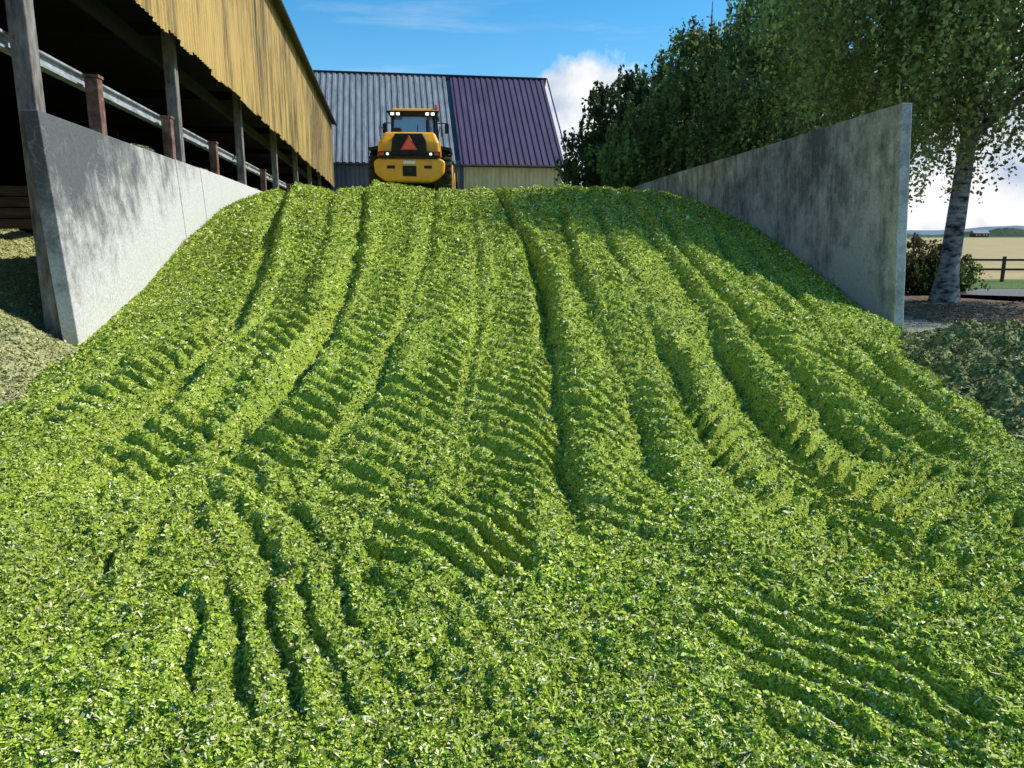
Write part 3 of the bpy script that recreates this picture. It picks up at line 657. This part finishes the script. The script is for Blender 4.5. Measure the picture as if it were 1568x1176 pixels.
box("door",(.5,-3.54,1.1),(1,.08,2.1),M["wood"],hs)

# ---------------------------------------------------------------- sun, sky, camera
sd=Vector((1,.20,0)).normalized(); EL=math.radians(44)
sdir=Vector((sd.x*math.cos(EL),sd.y*math.cos(EL),math.sin(EL)))
sl=bpy.data.lights.new("sun",'SUN'); sl.energy=5.0; sl.angle=math.radians(.5); sl.color=(1,.96,.87)
so=link(bpy.data.objects.new("sun",sl)); so.rotation_euler=sdir.to_track_quat('Z','Y').to_euler()
w=bpy.data.worlds.new("World"); S.world=w; w.use_nodes=True; nt=w.node_tree; L=nt.links.new
bg=nt.nodes["Background"]; bg.inputs[1].default_value=.15
sky=N(nt,"ShaderNodeTexSky"); sky.sky_type='NISHITA'; sky.sun_disc=False; sky.sun_elevation=EL; sky.sun_rotation=math.atan2(sd.x,sd.y); sky.air_density=1.0; sky.dust_density=.2; sky.ozone_density=2.5
hs_=N(nt,"ShaderNodeHueSaturation"); hs_.inputs["Saturation"].default_value=1.42; hs_.inputs["Value"].default_value=1.15; hs_.inputs["Hue"].default_value=.492; L(sky.outputs[0],hs_.inputs["Color"])
tc=N(nt,"ShaderNodeTexCoord")
nz=N(nt,"ShaderNodeVectorMath",operation='NORMALIZE'); L(tc.outputs["Generated"],nz.inputs[0])
sp=N(nt,"ShaderNodeSeparateXYZ"); L(nz.outputs[0],sp.inputs[0])
cn=N(nt,"ShaderNodeTexNoise",i_Scale=13.0,i_Detail=8.0,i_Roughness=.58); L(nz.outputs[0],cn.inputs[0])
def mth(op,a,c=0.0,cl=False):
    n=N(nt,"ShaderNodeMath",operation=op); n.use_clamp=cl
    for i,x in enumerate((a,c)):
        if hasattr(x,"links"): L(x,n.inputs[i])
        else: n.inputs[i].default_value=x
    return n.outputs[0]
def blob(d,rad):
    v=Vector(d).normalized(); ds=N(nt,"ShaderNodeVectorMath",operation='DISTANCE'); L(nz.outputs[0],ds.inputs[0]); ds.inputs[1].default_value=v
    t=mth('SUBTRACT',rad,ds.outputs["Value"])
    t=mth('ADD',mth('MULTIPLY',t,16.0),mth('MULTIPLY',mth('SUBTRACT',cn.outputs[0],.5),2.2))
    return mth('MULTIPLY',t,2.4,True)
masks=[blob((.12,1,.09),.125),blob((.115,1,.16),.060),blob((.6,1,.22),.12),blob((.70,1,.40),.16),blob((.62,1,.08),.14)]
mp=N(nt,"ShaderNodeMapping"); mp.inputs["Scale"].default_value=(3.5,3.5,16); L(nz.outputs[0],mp.inputs[0])
ln_=N(nt,"ShaderNodeTexNoise",i_Scale=1.6,i_Detail=7.0,i_Roughness=.55); L(mp.outputs[0],ln_.inputs[0])
low=mth('MULTIPLY',mth('SUBTRACT',ln_.outputs[0],mth('ADD',mth('MULTIPLY',mth('ABSOLUTE',sp.outputs[2]),2.0),.28)),5.0,True)
masks.append(low)
mp2=N(nt,"ShaderNodeMapping"); mp2.inputs["Scale"].default_value=(2,2,18); mp2.inputs["Rotation"].default_value=(0,.12,0); L(nz.outputs[0],mp2.inputs[0])
wn=N(nt,"ShaderNodeTexNoise",i_Scale=1.5,i_Detail=6.0,i_Roughness=.6); L(mp2.outputs[0],wn.inputs[0])
masks.append(mth('MULTIPLY',mth('MULTIPLY',mth('SUBTRACT',wn.outputs[0],.53),3.0,True),.40))
tot=masks[0]
for k in masks[1:]: tot=mth('MAXIMUM',tot,k)
cc_=ramp(nt,[(.38,(3.6,4.2,5.2)),(.56,(6.9,6.9,6.9))]); cn2=N(nt,"ShaderNodeTexNoise",i_Scale=12.0,i_Detail=6.0); L(nz.outputs[0],cn2.inputs[0]); L(cn2.outputs[0],cc_.inputs[0])
mx=N(nt,"ShaderNodeMix",data_type='RGBA'); L(tot,mx.inputs[0]); L(hs_.outputs[0],mx.inputs[6]); L(cc_.outputs[0],mx.inputs[7]); L(mx.outputs[2],bg.inputs[0])

cam=bpy.data.cameras.new("camera"); co=link(bpy.data.objects.new("camera",cam)); co.location=(0,0,1.7)
co.rotation_euler=(math.radians(90-11.3),0,0); cam.sensor_width=36; cam.lens=26.17; cam.clip_end=6000; cam.clip_start=.05
S.camera=co
S.view_settings.view_transform='Standard'; S.view_settings.look='None'; S.view_settings.exposure=0
